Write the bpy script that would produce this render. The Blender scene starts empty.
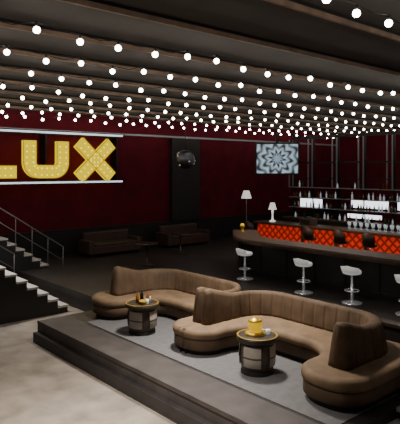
import bpy, bmesh, math, random
from mathutils import Vector, Matrix
random.seed(4)
# ---------------- materials ----------------
def srgb(c):
    return tuple(((v/255)/12.92 if v/255<=0.04045 else ((v/255+0.055)/1.055)**2.4) for v in c)
def mat(name, c, rough=0.6, metal=0.0, noise=0.0, nscale=6, emit=0, ecol=None, bump=0.0, spec=0.5):
    m=bpy.data.materials.new(name); m.use_nodes=True
    nt=m.node_tree; b=nt.nodes['Principled BSDF']; col=srgb(c)
    b.inputs['Base Color'].default_value=(*col,1)
    b.inputs['Roughness'].default_value=rough; b.inputs['Metallic'].default_value=metal
    b.inputs['Specular IOR Level'].default_value=spec
    if noise>0 or bump>0:
        tc=nt.nodes.new('ShaderNodeTexCoord'); n=nt.nodes.new('ShaderNodeTexNoise')
        n.inputs['Scale'].default_value=nscale; n.inputs['Detail'].default_value=4
        nt.links.new(tc.outputs['Object'],n.inputs['Vector'])
        if noise>0:
            r=nt.nodes.new('ShaderNodeValToRGB')
            r.color_ramp.elements[0].position=.3; r.color_ramp.elements[1].position=.7
            r.color_ramp.elements[0].color=(*[v*(1-noise) for v in col],1)
            r.color_ramp.elements[1].color=(*[min(1,v*(1+noise)) for v in col],1)
            nt.links.new(n.outputs['Fac'],r.inputs['Fac']); nt.links.new(r.outputs['Color'],b.inputs['Base Color'])
        if bump>0:
            bp=nt.nodes.new('ShaderNodeBump'); bp.inputs['Strength'].default_value=bump
            bp.inputs['Distance'].default_value=.02
            nt.links.new(n.outputs['Fac'],bp.inputs['Height']); nt.links.new(bp.outputs['Normal'],b.inputs['Normal'])
    if emit>0:
        b.inputs['Emission Color'].default_value=(*srgb(ecol or c),1)
        b.inputs['Emission Strength'].default_value=emit
    return m
M={}
M['wall']=mat('dark_red_wall',(88,12,28),.85,noise=.2,nscale=1.5,spec=.2)
M['wallblk']=mat('black_wall',(28,22,24),.7,noise=.2)
M['ceil']=mat('ceiling_paint',(76,72,70),.9,noise=.15,nscale=1)
M['beam']=mat('beam_wood',(140,116,98),.7,noise=.25,nscale=5)
M['floor']=mat('dark_polished_floor',(50,46,45),.42,noise=.3,nscale=1.2,spec=.35)
M['low']=mat('lower_concrete_floor',(128,118,107),.6,noise=.3,nscale=2.2)
M['deckedge']=mat('deck_wood',(64,58,56),.6,noise=.25,nscale=3)
M['riser']=mat('deck_riser',(44,39,38),.6,noise=.2)
M['rug']=mat('grey_rug',(94,92,93),.95,noise=.12,nscale=9,bump=.3)
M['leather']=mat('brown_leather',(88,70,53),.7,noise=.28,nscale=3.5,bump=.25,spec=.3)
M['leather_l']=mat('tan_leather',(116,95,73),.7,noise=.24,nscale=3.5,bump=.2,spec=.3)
M['plinth']=mat('sofa_plinth',(28,23,20),.6)
M['counter']=mat('counter_top_wood',(84,64,52),.45,noise=.3,nscale=4,spec=.35)
M['cbody']=mat('counter_body',(32,27,26),.5,noise=.3,nscale=2)
M['black']=mat('black_metal',(18,17,18),.45,metal=.3)
M['chrome']=mat('chrome',(205,205,208),.25,metal=.8,emit=.08)  # faint self-glow stands in for light on the metal
M['white']=mat('white_leather',(225,222,218),.5,emit=.3)  # leather given some emission so the stools look brightly lit
M['brownch']=mat('brown_chair_leather',(64,45,35),.6,noise=.2)
M['tread']=mat('stair_tread',(175,170,165),.6,noise=.15)
M['stairside']=mat('stair_side',(24,22,23),.6)
M['bulb']=mat('warm_bulb_glass',(255,246,232),.4,emit=28,ecol=(255,246,232))
M['lbulb']=mat('sign_bulb',(255,235,60),.4,emit=1.8,ecol=(255,240,60))
M['yellow']=mat('sign_yellow',(60,42,0),.9,emit=1.0,ecol=(255,222,0),spec=0)
M['amber']=mat('sign_edge',(150,110,0),.5,emit=.35,ecol=(220,150,0))
M['tube']=mat('light_tube',(225,238,245),.4,emit=1.2,ecol=(215,232,240))
M['glow']=mat('lit_shelf_white',(255,255,255),.5,emit=2.2,ecol=(240,245,255))
M['shade']=mat('lamp_shade',(250,245,235),.6,emit=.6,ecol=(255,250,240))
M['brass']=mat('brass',(200,165,60),.35,metal=.6,noise=.1)
M['candle']=mat('amber_lantern_glass',(235,195,50),.4,emit=.6,ecol=(240,190,20))
M['cream']=mat('cream_panel',(160,151,138),.5,noise=.15,nscale=5)
M['tabtop']=mat('table_top_dark',(48,40,34),.35,noise=.2)
M['tabside']=mat('table_side_wood',(70,56,44),.5,noise=.25)
M['glassg']=mat('green_glass',(40,90,60),.15)
M['glassb']=mat('amber_glass',(130,74,30),.15)
M['glassc']=mat('clear_glass',(200,210,215),.1,emit=.3)  # glass emits a little, imitating light caught in it
M['wire']=mat('wire',(20,18,18),.8)
M['silver']=mat('silver_frame',(130,130,134),.4,metal=.5,emit=.04)  # slight emission put in to brighten the silver; the frame is no lamp
M['mirror']=mat('disco_mirror',(100,100,108),.3,metal=.9)
def orange():
    m=mat('quilted_orange_panel',(215,60,22),.5); nt=m.node_tree; b=nt.nodes['Principled BSDF']
    tc=nt.nodes.new('ShaderNodeTexCoord'); v=nt.nodes.new('ShaderNodeTexVoronoi')
    mp=nt.nodes.new('ShaderNodeMapping'); mp.inputs['Rotation'].default_value=(math.radians(45),0,0)
    v.feature='DISTANCE_TO_EDGE'; v.inputs['Scale'].default_value=4.6; v.inputs['Randomness'].default_value=.12
    r=nt.nodes.new('ShaderNodeValToRGB')
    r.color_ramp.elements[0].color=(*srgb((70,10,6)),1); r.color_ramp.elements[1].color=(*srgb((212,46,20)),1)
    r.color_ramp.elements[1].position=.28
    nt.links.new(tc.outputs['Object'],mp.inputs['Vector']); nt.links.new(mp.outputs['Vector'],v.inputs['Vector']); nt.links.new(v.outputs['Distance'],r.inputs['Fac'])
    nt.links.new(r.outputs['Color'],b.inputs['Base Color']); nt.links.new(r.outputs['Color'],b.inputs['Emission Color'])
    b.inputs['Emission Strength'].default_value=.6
    return m
M['orange']=orange()
def kaleido():
    m=mat('tv_picture',(150,180,200),.3); nt=m.node_tree; b=nt.nodes['Principled BSDF']; N=nt.nodes.new; L=nt.links.new
    tc=N('ShaderNodeTexCoord'); s=N('ShaderNodeSeparateXYZ'); L(tc.outputs['Object'],s.inputs[0])
    def mth(op,a,b_=None):
        n=N('ShaderNodeMath'); n.operation=op
        for i,v in enumerate((a,b_)):
            if v is None: continue
            if isinstance(v,(int,float)): n.inputs[i].default_value=v
            else: L(v,n.inputs[i])
        return n.outputs[0]
    x=s.outputs[0]; z=s.outputs[2]
    r=mth('SQRT',mth('ADD',mth('MULTIPLY',x,x),mth('MULTIPLY',z,z)))
    a=mth('ARCTAN2',z,x)
    p=mth('SINE',mth('MULTIPLY',a,10)); q=mth('SINE',mth('ADD',mth('MULTIPLY',r,24),mth('MULTIPLY',p,1.6)))
    f=mth('ADD',mth('MULTIPLY',mth('ADD',q,mth('MULTIPLY',p,.4)),.36),.5)
    cr=N('ShaderNodeValToRGB'); L(f,cr.inputs['Fac'])
    e=cr.color_ramp.elements; e[0].color=(*srgb((40,44,54)),1); e[0].position=.05; e[1].color=(*srgb((200,215,220)),1); e[1].position=.95
    k=e.new(.35); k.color=(*srgb((90,130,155)),1); k=e.new(.6); k.color=(*srgb((145,175,188)),1); k=e.new(.2); k.color=(*srgb((110,84,66)),1)
    b.inputs['Base Color'].default_value=(0,0,0,1)
    L(cr.outputs['Color'],b.inputs['Emission Color']); b.inputs['Emission Strength'].default_value=.8
    return m
M['tv']=kaleido()

# ---------------- mesh builder ----------------
class Bld:
    def __init__(s): s.bm=bmesh.new(); s.mats=[]
    def mi(s,k):
        if k not in s.mats: s.mats.append(k)
        return s.mats.index(k)
    def _fin(s,faces,k,smooth=False):
        i=s.mi(k)
        for f in faces: f.material_index=i; f.smooth=smooth
    def box(s,x0,x1,y0,y1,z0,z1,k,bev=0):
        r=bmesh.ops.create_cube(s.bm,size=1)
        vs=r['verts']
        for v in vs: v.co=Vector((x0+(v.co.x+.5)*(x1-x0),y0+(v.co.y+.5)*(y1-y0),z0+(v.co.z+.5)*(z1-z0)))
        fs=set(f for v in vs for f in v.link_faces); s._fin(fs,k)
        if bev>0:
            es=list(set(e for v in vs for e in v.link_edges))
            rr=bmesh.ops.bevel(s.bm,geom=es,offset=bev,segments=3,affect='EDGES',profile=.5)
            s._fin(rr['faces'],k,True)
        return vs
    def lathe(s,cx,cy,prof,k,n=24,z=0,a0=0,a1=2*math.pi,smooth=True):
        full=abs(a1-a0-2*math.pi)<1e-6; rings=[]
        cnt=n if full else n+1
        for (r,h) in prof:
            if r<1e-5: rings.append([s.bm.verts.new((cx,cy,z+h))])
            else: rings.append([s.bm.verts.new((cx+r*math.cos(a0+(a1-a0)*i/n),cy+r*math.sin(a0+(a1-a0)*i/n),z+h)) for i in range(cnt)])
        fs=[]
        for A,B in zip(rings,rings[1:]):
            for i in range(n):
                j=(i+1)%cnt if full else i+1
                if len(A)==1 and len(B)==1: continue
                if len(A)==1: q=[A[0],B[j],B[i]]
                elif len(B)==1: q=[A[i],A[j],B[0]]
                else: q=[A[i],A[j],B[j],B[i]]
                fs.append(s.bm.faces.new(q))
        s._fin(fs,k,smooth)
    def sphere(s,c,r,k,sub=1):
        q=bmesh.ops.create_icosphere(s.bm,subdivisions=sub,radius=r,matrix=Matrix.Translation(c))
        s._fin(set(f for v in q['verts'] for f in v.link_faces),k,True)
    def tube(s,pts,r,k,n=8,closed=False):
        pts=[Vector(p) for p in pts]; rings=[]
        for i,p in enumerate(pts):
            if closed: t=pts[(i+1)%len(pts)]-pts[i-1]
            else: t=pts[min(i+1,len(pts)-1)]-pts[max(i-1,0)]
            t.normalize(); u=t.cross(Vector((0,0,1)))
            if u.length<1e-3: u=Vector((1,0,0))
            u.normalize(); w=u.cross(t)
            rings.append([s.bm.verts.new(p+u*r*math.cos(2*math.pi*j/n)+w*r*math.sin(2*math.pi*j/n)) for j in range(n)])
        fs=[]; rng=len(rings) if closed else len(rings)-1
        for i in range(rng):
            A=rings[i];B=rings[(i+1)%len(rings)]
            for j in range(n): fs.append(s.bm.faces.new([A[j],A[(j+1)%n],B[(j+1)%n],B[j]]))
        if not closed:
            fs.append(s.bm.faces.new(rings[0][::-1])); fs.append(s.bm.faces.new(rings[-1]))
        s._fin(fs,k,n>4)
    def rings2d(s,outline,layers,k,smooth=True):
        n=len(outline); nr=[]
        for i in range(n):
            a=Vector(outline[i-1]);b=Vector(outline[(i+1)%n]); t=(b-a).normalized(); nr.append(Vector((t.y,-t.x)))
        R=[[s.bm.verts.new((outline[i][0]+nr[i].x*o,outline[i][1]+nr[i].y*o,z)) for i in range(n)] for o,z in layers]
        fs=[]
        for A,B in zip(R,R[1:]):
            for i in range(n): fs.append(s.bm.faces.new([A[i],A[(i+1)%n],B[(i+1)%n],B[i]]))
        s._fin(fs,k,smooth)
        s._fin([s.bm.faces.new(R[-1]),s.bm.faces.new(R[0][::-1])],k,False)
    def sweep(s,stations,k,smooth=True):
        R=[[s.bm.verts.new(p) for p in st] for st in stations]; fs=[]; m=len(R[0])
        for A,B in zip(R,R[1:]):
            for j in range(m): fs.append(s.bm.faces.new([A[j],A[(j+1)%m],B[(j+1)%m],B[j]]))
        fs.append(s.bm.faces.new(R[0][::-1])); fs.append(s.bm.faces.new(R[-1]))
        s._fin(fs,k,smooth)
    def finish(s,name,loc=(0,0,0),rot=0):
        bmesh.ops.recalc_face_normals(s.bm,faces=s.bm.faces[:])
        me=bpy.data.meshes.new(name); s.bm.to_mesh(me); s.bm.free()
        for k in s.mats: me.materials.append(M[k])
        o=bpy.data.objects.new(name,me); bpy.context.collection.objects.link(o)
        o.location=loc; o.rotation_euler=(0,0,rot); return o
def fillet(pts,rad,closed,n=9):
    out=[]; N=len(pts)
    for i,p in enumerate(pts):
        p=Vector(p); r=rad[i]
        if r==0 or (not closed and i in (0,N-1)): out.append((p.x,p.y)); continue
        a=(Vector(pts[i-1])-p).normalized(); b=(Vector(pts[(i+1)%N])-p).normalized()
        ang=a.angle(b); d=r/math.tan(ang/2); c=p+(a+b).normalized()*(r/math.sin(ang/2))
        s=p+a*d-c; e=p+b*d-c; a0=math.atan2(s.y,s.x); a1=math.atan2(e.y,e.x)
        da=(a1-a0+math.pi)%(2*math.pi)-math.pi
        for j in range(n+1):
            t=a0+da*j/n; out.append((c.x+r*math.cos(t),c.y+r*math.sin(t)))
    return out
def resample(path,step):
    P=[Vector(p) for p in path]; L=[0]
    for a,b in zip(P,P[1:]): L.append(L[-1]+(b-a).length)
    n=max(2,int(L[-1]/step)); out=[]; j=0
    for i in range(n+1):
        d=L[-1]*i/n
        while j<len(L)-2 and L[j+1]<d: j+=1
        t=(d-L[j])/max(1e-9,L[j+1]-L[j]); out.append(P[j].lerp(P[j+1],min(1,t)))
    return out,L[-1]
def normals(P):
    r=[]
    for i in range(len(P)):
        t=(P[min(i+1,len(P)-1)]-P[max(i-1,0)]).normalized(); r.append(Vector((-t.y,t.x)))
    return r

CH=5.35; LZ=-.45
# ---------------- room shell ----------------
def slab(name,x0,x1,y0,y1,z0,z1,k):
    b=Bld(); b.box(x0,x1,y0,y1,z0,z1,k); return b.finish(name)
slab('wall_back',-4.2,27.2,18.8,19.0,-.7,CH,'wall')
slab('wall_right',27,27.2,-4,18.8,-.7,CH,'wall')
slab('wall_front',-4.2,27.2,-4.2,-4,-.7,CH,'wallblk')
slab('wall_left',-4.2,-4,-4,18.8,-.7,CH,'wallblk')
slab('ceiling',-4.2,27.2,-4.2,19,CH,CH+.2,'ceil')
b=Bld(); b.box(-4,27,-4,18.8,-.7,LZ,'low'); b.finish('floor')
b=Bld()
b.box(7.2,27,-4,3.75,LZ,0,'floor'); b.box(5.6,27,3.75,10.9,LZ,0,'floor'); b.box(6.9,27,10.9,18.8,LZ,0,'floor')
b.box(4.95,5.6,3.75,10.9,LZ,0,'deckedge')
b.box(4.93,4.95,3.75,10.92,-.06,0.004,'deckedge')
b.box(4.85,4.95,3.75,10.95,LZ,-.24,'riser')
b.box(4.95,6.9,10.9,10.95,LZ,-.02,'riser')
b.finish('floor_raised')
b=Bld(); b.box(5.65,7.2,3.95,10.1,0.001,.012,'rug'); b.finish('area_rug')
b=Bld(); b.box(-4,27,18.74,18.8,4.62,4.7,'silver'); b.finish('trim_1')
b=Bld(); b.box(6.9,27,18.7,18.8,0,.9,'wallblk'); b.box(6.9,27,18.68,18.8,.9,.96,'wallblk'); b.finish('baseboard_back')
b=Bld(); b.box(14.6,16.2,18.6,18.8,.96,4.6,'wallblk'); b.finish('wall_panel')

# ---------------- ceiling beams + lights ----------------
b=Bld(); y=4.35-1.63*5
while y<18.7:
    b.box(-4,27,y-.025,y+.025,CH-.12,CH-.05,'beam'); b.box(-4,27,y-.01,y+.01,CH-.05,CH,'wire'); y+=1.63
b.finish('ceiling_beams')
b=Bld()
rows=[(3.56,4.9),(6.8,3.05),(8.42,3.3),(10.05,3.1),(11.7,3.2),(13.3,3.0),(14.95,3.3),(16.6,3.1),(18.2,3.2),(.3,3),(-2,3)]
for (ry,ph) in rows:
    x=ph-.65*int((ph+3)/.65); pts=[]
    while x<26.0:
        z=5.03+random.uniform(-.04,.04); yy=ry+random.uniform(-.04,.04)
        b.sphere((x,yy,z),.048,'bulb',2 if x<14 else 1)
        b.lathe(x,yy,[(.0,.045),(.02,.045),(.02,.11),(0,.11)],'wire',6,z=z)
        pts.append((x,yy,z+.1)); pts.append((x+.325,ry,z+.07)); x+=.65
    b.tube(pts,.006,'wire',4)
b.finish('string_lights')

# ---------------- LUX sign ----------------
def sweepxz(b,path,w,y0,y1):
    P,_=resample(path,.08); nn=normals(P)
    st=[]
    for p,n in zip(P,nn):
        l=p+n*w/2; r=p-n*w/2
        st.append([(l.x,y0,l.y),(r.x,y0,r.y),(r.x,y1,r.y),(l.x,y1,l.y)])
    b.sweep(st,'yellow',False)
    for sgn in (1,-1):
        b.tube([((p+n*sgn*w/2).x,y0-.01,(p+n*sgn*w/2).y) for p,n in zip(P,nn)],.014,'amber',6)
    Q,L=resample(path,.19); nn=normals(Q)
    for i,(p,n) in enumerate(zip(Q,nn)):
        if i==0 or i==len(Q)-1: continue
        for o in (-.12,.12):
            q=p+n*o; b.sphere((q.x,y0-.02,q.y),.03,'lbulb',1)
b=Bld(); zb,zt=2.92,4.24; Y0,Y1=18.15,18.32
sweepxz(b,[(5.95,zt),(5.95,zb+.21),(7.45,zb+.21)],.44,Y0,Y1)
sweepxz(b,fillet([(7.93,zt),(7.93,zb+.22),(9.18,zb+.22),(9.18,zt)],[0,.32,.32,0],False),.47,Y0,Y1)
sweepxz(b,[(9.85,zb),(11.25,zt)],.48,Y0,Y1)
sweepxz(b,[(9.85,zt),(11.25,zb)],.48,Y0-.012,Y1)
for zz in (4.52,2.72):
    b.box(3.5,11.75,Y0,Y0+.1,zz,zz+.06,'tube'); b.box(3.5,11.75,Y0+.1,Y0+.2,zz-.04,zz+.1,'black')
for x in (4.2,6.5,8.6,11.6): b.box(x-.03,x+.03,Y1,18.8,2.7,4.6,'black')
b.finish('illuminated_lux_sign')

# ---------------- booth sofas ----------------
def booth(name,mirror):
    f=(lambda p:(p[0],14.6-p[1])) if mirror else (lambda p:p)
    b=Bld()
    o=fillet([(5.95,7.3),(8.05,7.3),(8.05,10.7),(5.95,10.7),(5.95,9.7),(7.1,9.7),(7.1,7.8),(5.95,7.8)],[0,0,.5,.44,.44,.6,.6,.42],True,10)
    o=[f(p) for p in o]
    if mirror: o=o[::-1]
    b.rings2d(o,[(-.07,.012),(-.07,.09)],'plinth',False)
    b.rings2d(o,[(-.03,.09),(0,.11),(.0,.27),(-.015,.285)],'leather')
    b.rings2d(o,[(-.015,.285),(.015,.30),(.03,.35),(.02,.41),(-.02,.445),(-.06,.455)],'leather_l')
    path=[f(p) for p in fillet([(6.32,10.2),(7.8,10.2),(7.8,7.41),(6.32,7.41)],[0,.62,.62,0],False,14)]
    P,L=resample(path,.02); nn=normals(P); st=[]
    def ring(p,n,w,h0,h1,g,t):
        prof=[(-1.1,0),(-1.05,.15),(-.88,.5),(-.66,.86),(-.45,.97),(0,1.0),(.45,.97),(.66,.86),(.88,.5),(1.05,.15),(1.1,0)]
        out=[]
        for q,z in prof:
            gg=g if abs(q)>.6 else g*.3
            c=p+n*(q*w-math.copysign(gg,q) if q else 0)+t*z*.06
            out.append((c.x,c.y,h0+(h1-h0)*z))
        return out
    T=len(P)
    for i,(p,n) in enumerate(zip(P,nn)):
        d=L*i/(T-1)
        w=.165 if d<1.2 else (.165+( .1-.165)*min(1,(d-1.2)/.6))
        e=min(d,L-d); k=math.sqrt(max(0,1-(1-min(1,e/.1))**2))*.75+.25
        g=.022*max(0,1-abs(((d+.12)%.24)-.12)/.022) if e>.15 else 0
        h=.88+.03*min(1,e/.1)+.17*(.5+.5*math.cos(min(1,e/.85)*math.pi))
        tt=Vector((1,0))*max(0,1-e/.3)
        st.append(ring(p,n,w*k,.43,h,g,tt))
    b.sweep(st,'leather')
    return b.finish(name)
booth('booth_sofa',False); booth('booth_sofa.001',True)

# ---------------- drum tables ----------------
def table(name,x,y,items):
    b=Bld()
    b.lathe(0,0,[(0,0),(.26,0),(.26,.05),(.25,.05),(.25,.08)],'plinth',32,smooth=False)
    b.lathe(0,0,[(.245,.08),(.262,.12),(.27,.28),(.262,.44),(.245,.5)],'tabside',40)
    for k in range(4):
        a=k*math.pi/2+math.radians(205)
        b.lathe(0,0,[(.27,.13),(.285,.14),(.29,.28),(.285,.43),(.27,.45)],'cream',10,a0=a-.52,a1=a+.52)
        b.lathe(0,0,[(.29,.27),(.296,.275),(.296,.29),(.29,.295)],'tabside',10,a0=a-.52,a1=a+.52)
    b.lathe(0,0,[(0,.5),(.3,.5),(.325,.515),(.33,.54),(.325,.57),(.3,.585),(0,.585)],'tabtop',40)
    b.lathe(0,0,[(.3,.586),(.31,.592),(.325,.588)],'brass',40)
    if items=='lantern':
        b.lathe(-.02,.03,[(0,.586),(.15,.586),(.155,.6),(.14,.62),(.09,.63),(.085,.66),(.105,.68),(.11,.74),(.1,.79),(.06,.8),(0,.8)],'candle',24)
        b.lathe(-.02,.03,[(.16,.586),(.165,.602),(.15,.625),(.1,.635)],'brass',24)
        b.lathe(-.02,.03,[(.1,.795),(.115,.8),(.1,.82),(.03,.85),(0,.86)],'brass',24)
        b.lathe(.14,-.1,[(0,.586),(.035,.586),(.04,.66),(.036,.66),(.03,.6),(0,.6)],'glassc',12)
    else:
        for (dx,dy,h,k) in ((-.08,.05,.2,'glassb'),(.05,.09,.24,'black'),(.1,-.05,.2,'glassb')):
            b.lathe(dx,dy,[(0,.586),(.035,.586),(.036,.586+h*.55),(.013,.586+h*.75),(.013,.586+h),(0,.586+h)],k,12)
        b.lathe(-.05,-.1,[(0,.586),(.06,.586),(.09,.65),(.085,.65),(.05,.6),(0,.6)],'brass',16)
        for (dx,dy) in ((.02,-.14),(.18,.03)):
            b.lathe(dx,dy,[(0,.586),(.03,.586),(.035,.67),(.031,.67),(.026,.6),(0,.6)],'glassc',12)
    return b.finish(name,(x,y,.012),0)
table('drum_table',6.3,5.85,'lantern'); table('drum_table.001',6.12,8.75,'bottles')

# ---------------- bar counter (front) ----------------
b=Bld()
path=fillet([(12.15,2.2),(12.15,11.7),(13.7,13.3)],[0,1.6,0],False,14)
P,L=resample(path,.12); nn=normals(P)
def sw(prof,k,sm=False): b.sweep([[(p.x+n.x*o,p.y+n.y*o,z) for o,z in prof] for p,n in zip(P,nn)],k,sm)
sw([(-.3,0),(-.3,.1),(.16,.1),(.16,0)],'plinth')
sw([(-.32,.1),(-.32,1.0),(.2,1.0),(.2,.1)],'cbody')
sw([(-.42,.97),(-.44,1.05),(-.42,1.1),(.42,1.1),(.45,1.05),(.42,.97)],'counter')
Q,_=resample(path,.9); qn=normals(Q)
for p,n in zip(Q,qn):
    c=p+n*.21; b.box(c.x-.02,c.x+.02,c.y-.02,c.y+.02,.1,.97,'plinth')
b.tube([(p.x+n.x*.3,p.y+n.y*.3,.22) for p,n in zip(P,nn)],.014,'black')
b.finish('bar_counter')

def stool(name,x,y,rot,k,back):
    b=Bld()
    b.lathe(0,0,[(0,0),(.24,0),(.245,.012),(.1,.03),(.045,.05),(.035,.06)],'chrome',28)
    b.lathe(0,0,[(.035,.05),(.035,.45),(.026,.45),(.026,.7)],'chrome',12)
    b.tube([(.17*math.cos(a*math.pi/10),.17*math.sin(a*math.pi/10),.3) for a in range(20)],.014,'chrome',6,True)
    for a in (0,2.1,4.2): b.tube([(0,0,.28),(.17*math.cos(a),.17*math.sin(a),.3)],.009,'chrome',6)
    b.lathe(0,0,[(0,.69),(.15,.69),(.215,.71),(.23,.75),(.215,.79),(.14,.8),(0,.8)],k,28)
    st=[]
    for i in range(13):
        a=math.pi-1.15+2.3*i/12; h=back*(1-.35*abs(i-6)/6)
        c,s=math.cos(a),math.sin(a)
        st.append([(.2*c,.2*s,.76),(.24*c,.24*s,.76),(.27*c,.27*s,.78+h),(.225*c,.225*s,.78+h)])
    b.sweep(st,k,True)
    return b.finish(name,(x,y,0.0),rot)
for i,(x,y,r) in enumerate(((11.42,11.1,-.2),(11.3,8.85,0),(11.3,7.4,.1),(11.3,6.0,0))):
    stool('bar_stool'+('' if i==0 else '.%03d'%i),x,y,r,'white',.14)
for i,(x,y) in enumerate(((15.7,14.9),(15.7,12.0),(15.7,10.7),(15.7,9.6))):
    stool('bar_stool.%03d'%(i+4),x,y,0,'brownch',.42)

b=Bld()
b.lathe(0,0,[(0,0),(.09,0),(.1,.02),(.04,.04),(.05,.12),(.09,.2),(.08,.22),(0,.22)],'brass',16)
b.lathe(0,0,[(.07,.22),(.06,.28),(0,.3)],'candle',16)
b.finish('candle_lantern',(13.1,12.85,1.1))
b=Bld()
b.box(-.2,.2,-.28,.28,0,.26,'counter',.02); b.box(-.22,-.2,-.2,.2,.05,.2,'cbody'); b.box(-.1,.1,-.15,.15,.26,.3,'black')
b.finish('cash_register',(16.9,13.0,1.08))

# ---------------- quilted bar (rear) ----------------
b=Bld()
b.box(16.55,17.2,8.0,15.4,0,1.0,'cbody')
for (a,c) in ((8.1,10.2),(10.35,11.4),(11.55,12.9),(13.05,15.3)): b.box(16.49,16.55,a,c,.15,.98,'orange',.02)
for a in (10.22,11.42,12.92): b.box(16.47,16.55,a,a+.11,.0,1.0,'counter')
b.box(16.4,17.3,7.9,15.5,1.0,1.08,'counter',.02)
b.box(16.52,16.56,8,15.4,.02,.12,'black')
b.finish('quilted_bar_counter')
b=Bld()
X=19.3
b.box(X,X+.6,8.5,16.2,0,1.0,'cbody'); b.box(X-.05,X+.65,8.4,16.3,1.0,1.06,'counter')
for z in (1.5,1.95,2.4): b.box(X+.15,X+.5,8.6,16.1,z,z+.03,'silver')
for (y0,y1,z0,z1) in ((9.3,10.9,1.62,1.93),(11.3,13.0,1.62,1.93),(14.5,15.7,1.54,1.9),(9.3,10.2,1.15,1.3),(11.6,13.2,1.18,1.35)):
    b.box(X+.5,X+.53,y0,y1,z0,z1,'glow')
for y in [8.55,9.8,11.1,12.4,13.7,15,16.1]:
    b.box(X+.5,X+.62,y-.05,y+.05,1.0,4.72,'black'); b.box(X+.44,X+.5,y-.02,y+.02,2.4,4.6,'silver')
    b.box(X+.5,X+.56,y+.25,y+.29,2.4,4.62,'silver')
b.box(X+.48,X+.62,8.5,16.2,4.62,4.75,'black'); b.box(X+.48,X+.62,8.5,16.2,3.5,3.56,'black'); b.box(X+.5,X+.6,8.5,16.2,2.8,2.84,'black')
for z in (1.06,1.53,1.98,2.43):
    y=8.75
    while y<16.0:
        h=random.uniform(.2,.32); r=random.uniform(.03,.045)
        if random.random()<(.8 if z<2.2 else .35):
            b.lathe(X+.28+random.uniform(-.05,.05),y,[(0,0),(r,0),(r,h*.6),(r*.35,h*.78),(r*.35,h),(0,h)],random.choice(['glassg','glassb','glassc','glassc','black']),8,z=z)
        y+=random.uniform(.11,.2)
b.finish('back_bar_shelf')
b=Bld()
for i in range(26):
    y=8.3+i*.12
    b.lathe(16.95+.1*(i%2),y,[(0,0),(.035,0),(.008,.01),(.008,.09),(.04,.14),(.045,.2),(.035,.24)],'glassc',8,z=1.08)
b.finish('wine_glasses')

# ---------------- TV ----------------
b=Bld(); b.box(-.82,.82,0,.07,-.6,.6,'black',.015)
b.box(-.05,.05,.07,.12,-.1,.9,'black')
tv=b.finish('television',(15.3,13.2,3.62),-math.radians(44))
b=Bld(); b.box(-.76,.76,-.005,.0,-.54,.54,'tv'); s=b.finish('screen'); s.parent=tv
b=Bld(); b.tube([(0,.12,-.1),(0,.12,CH-3.62)],.03,'black'); p=b.finish('tv_pole'); p.parent=tv

# ---------------- lamps ----------------
b=Bld()
b.lathe(0,0,[(0,0),(.18,0),(.18,.02),(.02,.05),(.015,.06),(.015,1.95)],'silver',16)
b.lathe(0,0,[(.24,1.9),(.13,2.25),(.12,2.25),(.23,1.9)],'shade',24)
b.finish('floor_lamp',(17.9,17.3,0))
b=Bld()
b.lathe(0,0,[(0,0),(.12,0),(.13,.03),(.04,.1),(.03,.3),(.05,.42),(.03,.5),(.02,.55)],'shade',20)
b.lathe(0,0,[(.17,.5),(.09,.78),(.08,.78),(.16,.5)],'shade',24)
b.finish('table_lamp',(16.8,14.75,1.08))
b=Bld()
bmesh.ops.create_uvsphere(b.bm,u_segments=24,v_segments=14,radius=.36); b.mi('mirror')
b.tube([(0,0,.35),(0,0,1.6)],.012,'black')
for i in range(16):
    a=random.uniform(0,6.28); e=random.uniform(-.9,.9)
    b.box(*(lambda c:(c[0]-.025,c[0]+.025,c[1]-.025,c[1]+.025,c[2]-.025,c[2]+.025))((.35*math.cos(a)*math.cos(e),.35*math.sin(a)*math.cos(e),.35*math.sin(e))),'glassc')
b.finish('disco_ball',(13.0,15.76,3.6))

# ---------------- stairs ----------------
def stairs_x(name,x0,y0,y1,z0,n,rise,run,sgn,rails,t=.05):
    b=Bld()
    for i in range(n):
        a=x0+sgn*i*run; c=x0+sgn*(i+1)*run; lo,hi=min(a,c),max(a,c)
        b.box(lo,hi,y0,y1,z0,z0+rise*(i+1)-t,'stairside')
        b.box(lo-(.03 if sgn>0 else 0),hi+(.03 if sgn<0 else 0),y0,y1,z0+rise*(i+1)-t,z0+rise*(i+1),'tread')
    if rails:
        for yy in rails:
            A=(x0,yy,z0+rise+.9); B=(x0+sgn*n*run,yy,z0+rise*n+.9)
            b.tube([A,B],.02,'silver'); 
            b.tube([(A[0],yy,A[2]-.45),(B[0],yy,B[2]-.45)],.012,'silver',6)
            for j in range(0,n+1,2):
                x=x0+sgn*j*run; zt=A[2]+(B[2]-A[2])*j/n; b.tube([(x,yy,zt-.95),(x,yy,zt)],.012,'silver',6)
    return b.finish(name)
stairs_x('staircase',6.55,12.7,16.2,LZ,13,.19,.27,-1,(16.15,))
stairs_x('entry_steps',6.0,2.0,3.75,LZ,3,.15,.4,1,None)
stairs_x('mezzanine_staircase',8.4,16.6,17.9,LZ,15,.19,.27,-1,(16.6,))
b=Bld(); b.box(-3.95,4.3,16.5,18.1,2.4,2.6,'black')
b.tube([(-3.9,16.55,3.5),(4.3,16.55,3.5)],.03,'silver')
for i in range(14): b.tube([(-3.8+i*.62,16.55,2.6),(-3.8+i*.62,16.55,3.5)],.015,'silver',6)
b.finish('mezzanine_platform')
b=Bld(); b.box(8.45,8.6,3.0,5.6,0,.55,'cbody'); b.box(8.42,8.63,3.0,5.6,.55,.6,'tabtop'); b.finish('low_partition')

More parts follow.
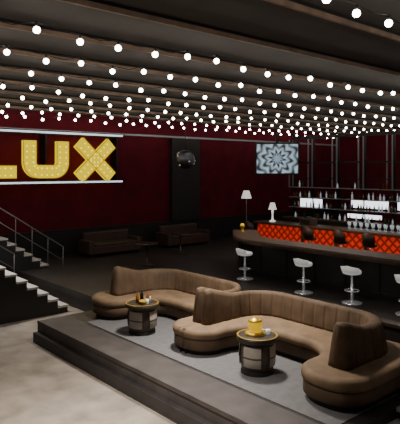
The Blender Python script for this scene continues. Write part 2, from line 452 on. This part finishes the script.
def lounge(name,x,y,rot):
    b=Bld()
    b.box(-1,1,-.4,.4,.08,.4,'brownch',.05); b.box(-1,1,.3,.5,.1,.85,'brownch',.06)
    b.box(-1.15,-.95,-.4,.5,.08,.6,'brownch',.05); b.box(.95,1.15,-.4,.5,.08,.6,'brownch',.05)
    b.box(-.94,0,-.4,.3,.38,.48,'brownch',.04); b.box(.0,.94,-.4,.3,.38,.48,'brownch',.04)
    for sx in (-1,1):
        for sy in (-.3,.4): b.box(sx-.03,sx+.03,sy-.03,sy+.03,0,.1,'black')
    return b.finish(name,(x,y,0),rot)
lounge('lounge_sofa',11,17.8,0); lounge('lounge_sofa.001',14.6,17.8,0)
def rt(name,x,y):
    b=Bld(); b.lathe(0,0,[(0,0),(.22,0),(.22,.02),(.03,.04),(.03,.68),(.38,.7),(.4,.72),(.38,.74),(0,.74)],'tabtop',28); b.finish(name,(x,y,0))
rt('round_table',10.6,14.9); rt('round_table.001',13.2,16.3)

# ---------------- lights ----------------
def area(name,loc,size,power,col,target=None,spread=180):
    l=bpy.data.lights.new(name,'AREA'); l.size=size; l.energy=power; l.color=col; l.spread=math.radians(spread)
    o=bpy.data.objects.new(name,l); bpy.context.collection.objects.link(o); o.location=loc
    if target: o.rotation_euler=(Vector(target)-Vector(loc)).to_track_quat('-Z','Y').to_euler()
    return o
area('added_overhead_light',(6.6,7.3,5.1),.6,210,(1,.93,.84),(6.6,7.3,0),100)  # added lamp without a fixture, brightens the booths from above
area('added_overhead_light.001',(2.6,5.6,4.9),.5,190,(1,.93,.85),(3.0,5.8,-.4),75)  # added lamp, no fitting behind it, makes the light patch on the lower floor
area('added_overhead_light.002',(5.0,13.5,4.9),.6,90,(1,.95,.9),(5.2,14,0),90)  # unseen lamp put in to lift the stair treads
area('added_bar_light',(14.3,10.5,4.9),1.2,80,(1,.85,.72),(14.1,10.5,0),130)  # added warm fill over the bar, not a real fitting
w=bpy.data.worlds.new('World'); bpy.context.scene.world=w; w.use_nodes=True
w.node_tree.nodes['Background'].inputs[0].default_value=(.02,.02,.022,1)

# ---------------- camera ----------------
cd=bpy.data.cameras.new('camera'); cd.sensor_fit='HORIZONTAL'; cd.sensor_width=36; cd.lens=48.6; cd.shift_y=-.105
cam=bpy.data.objects.new('camera',cd); bpy.context.collection.objects.link(cam)
cam.location=(0,0,3.2); cam.rotation_euler=(math.radians(90),0,-math.atan2(.657,.754))
bpy.context.scene.camera=cam
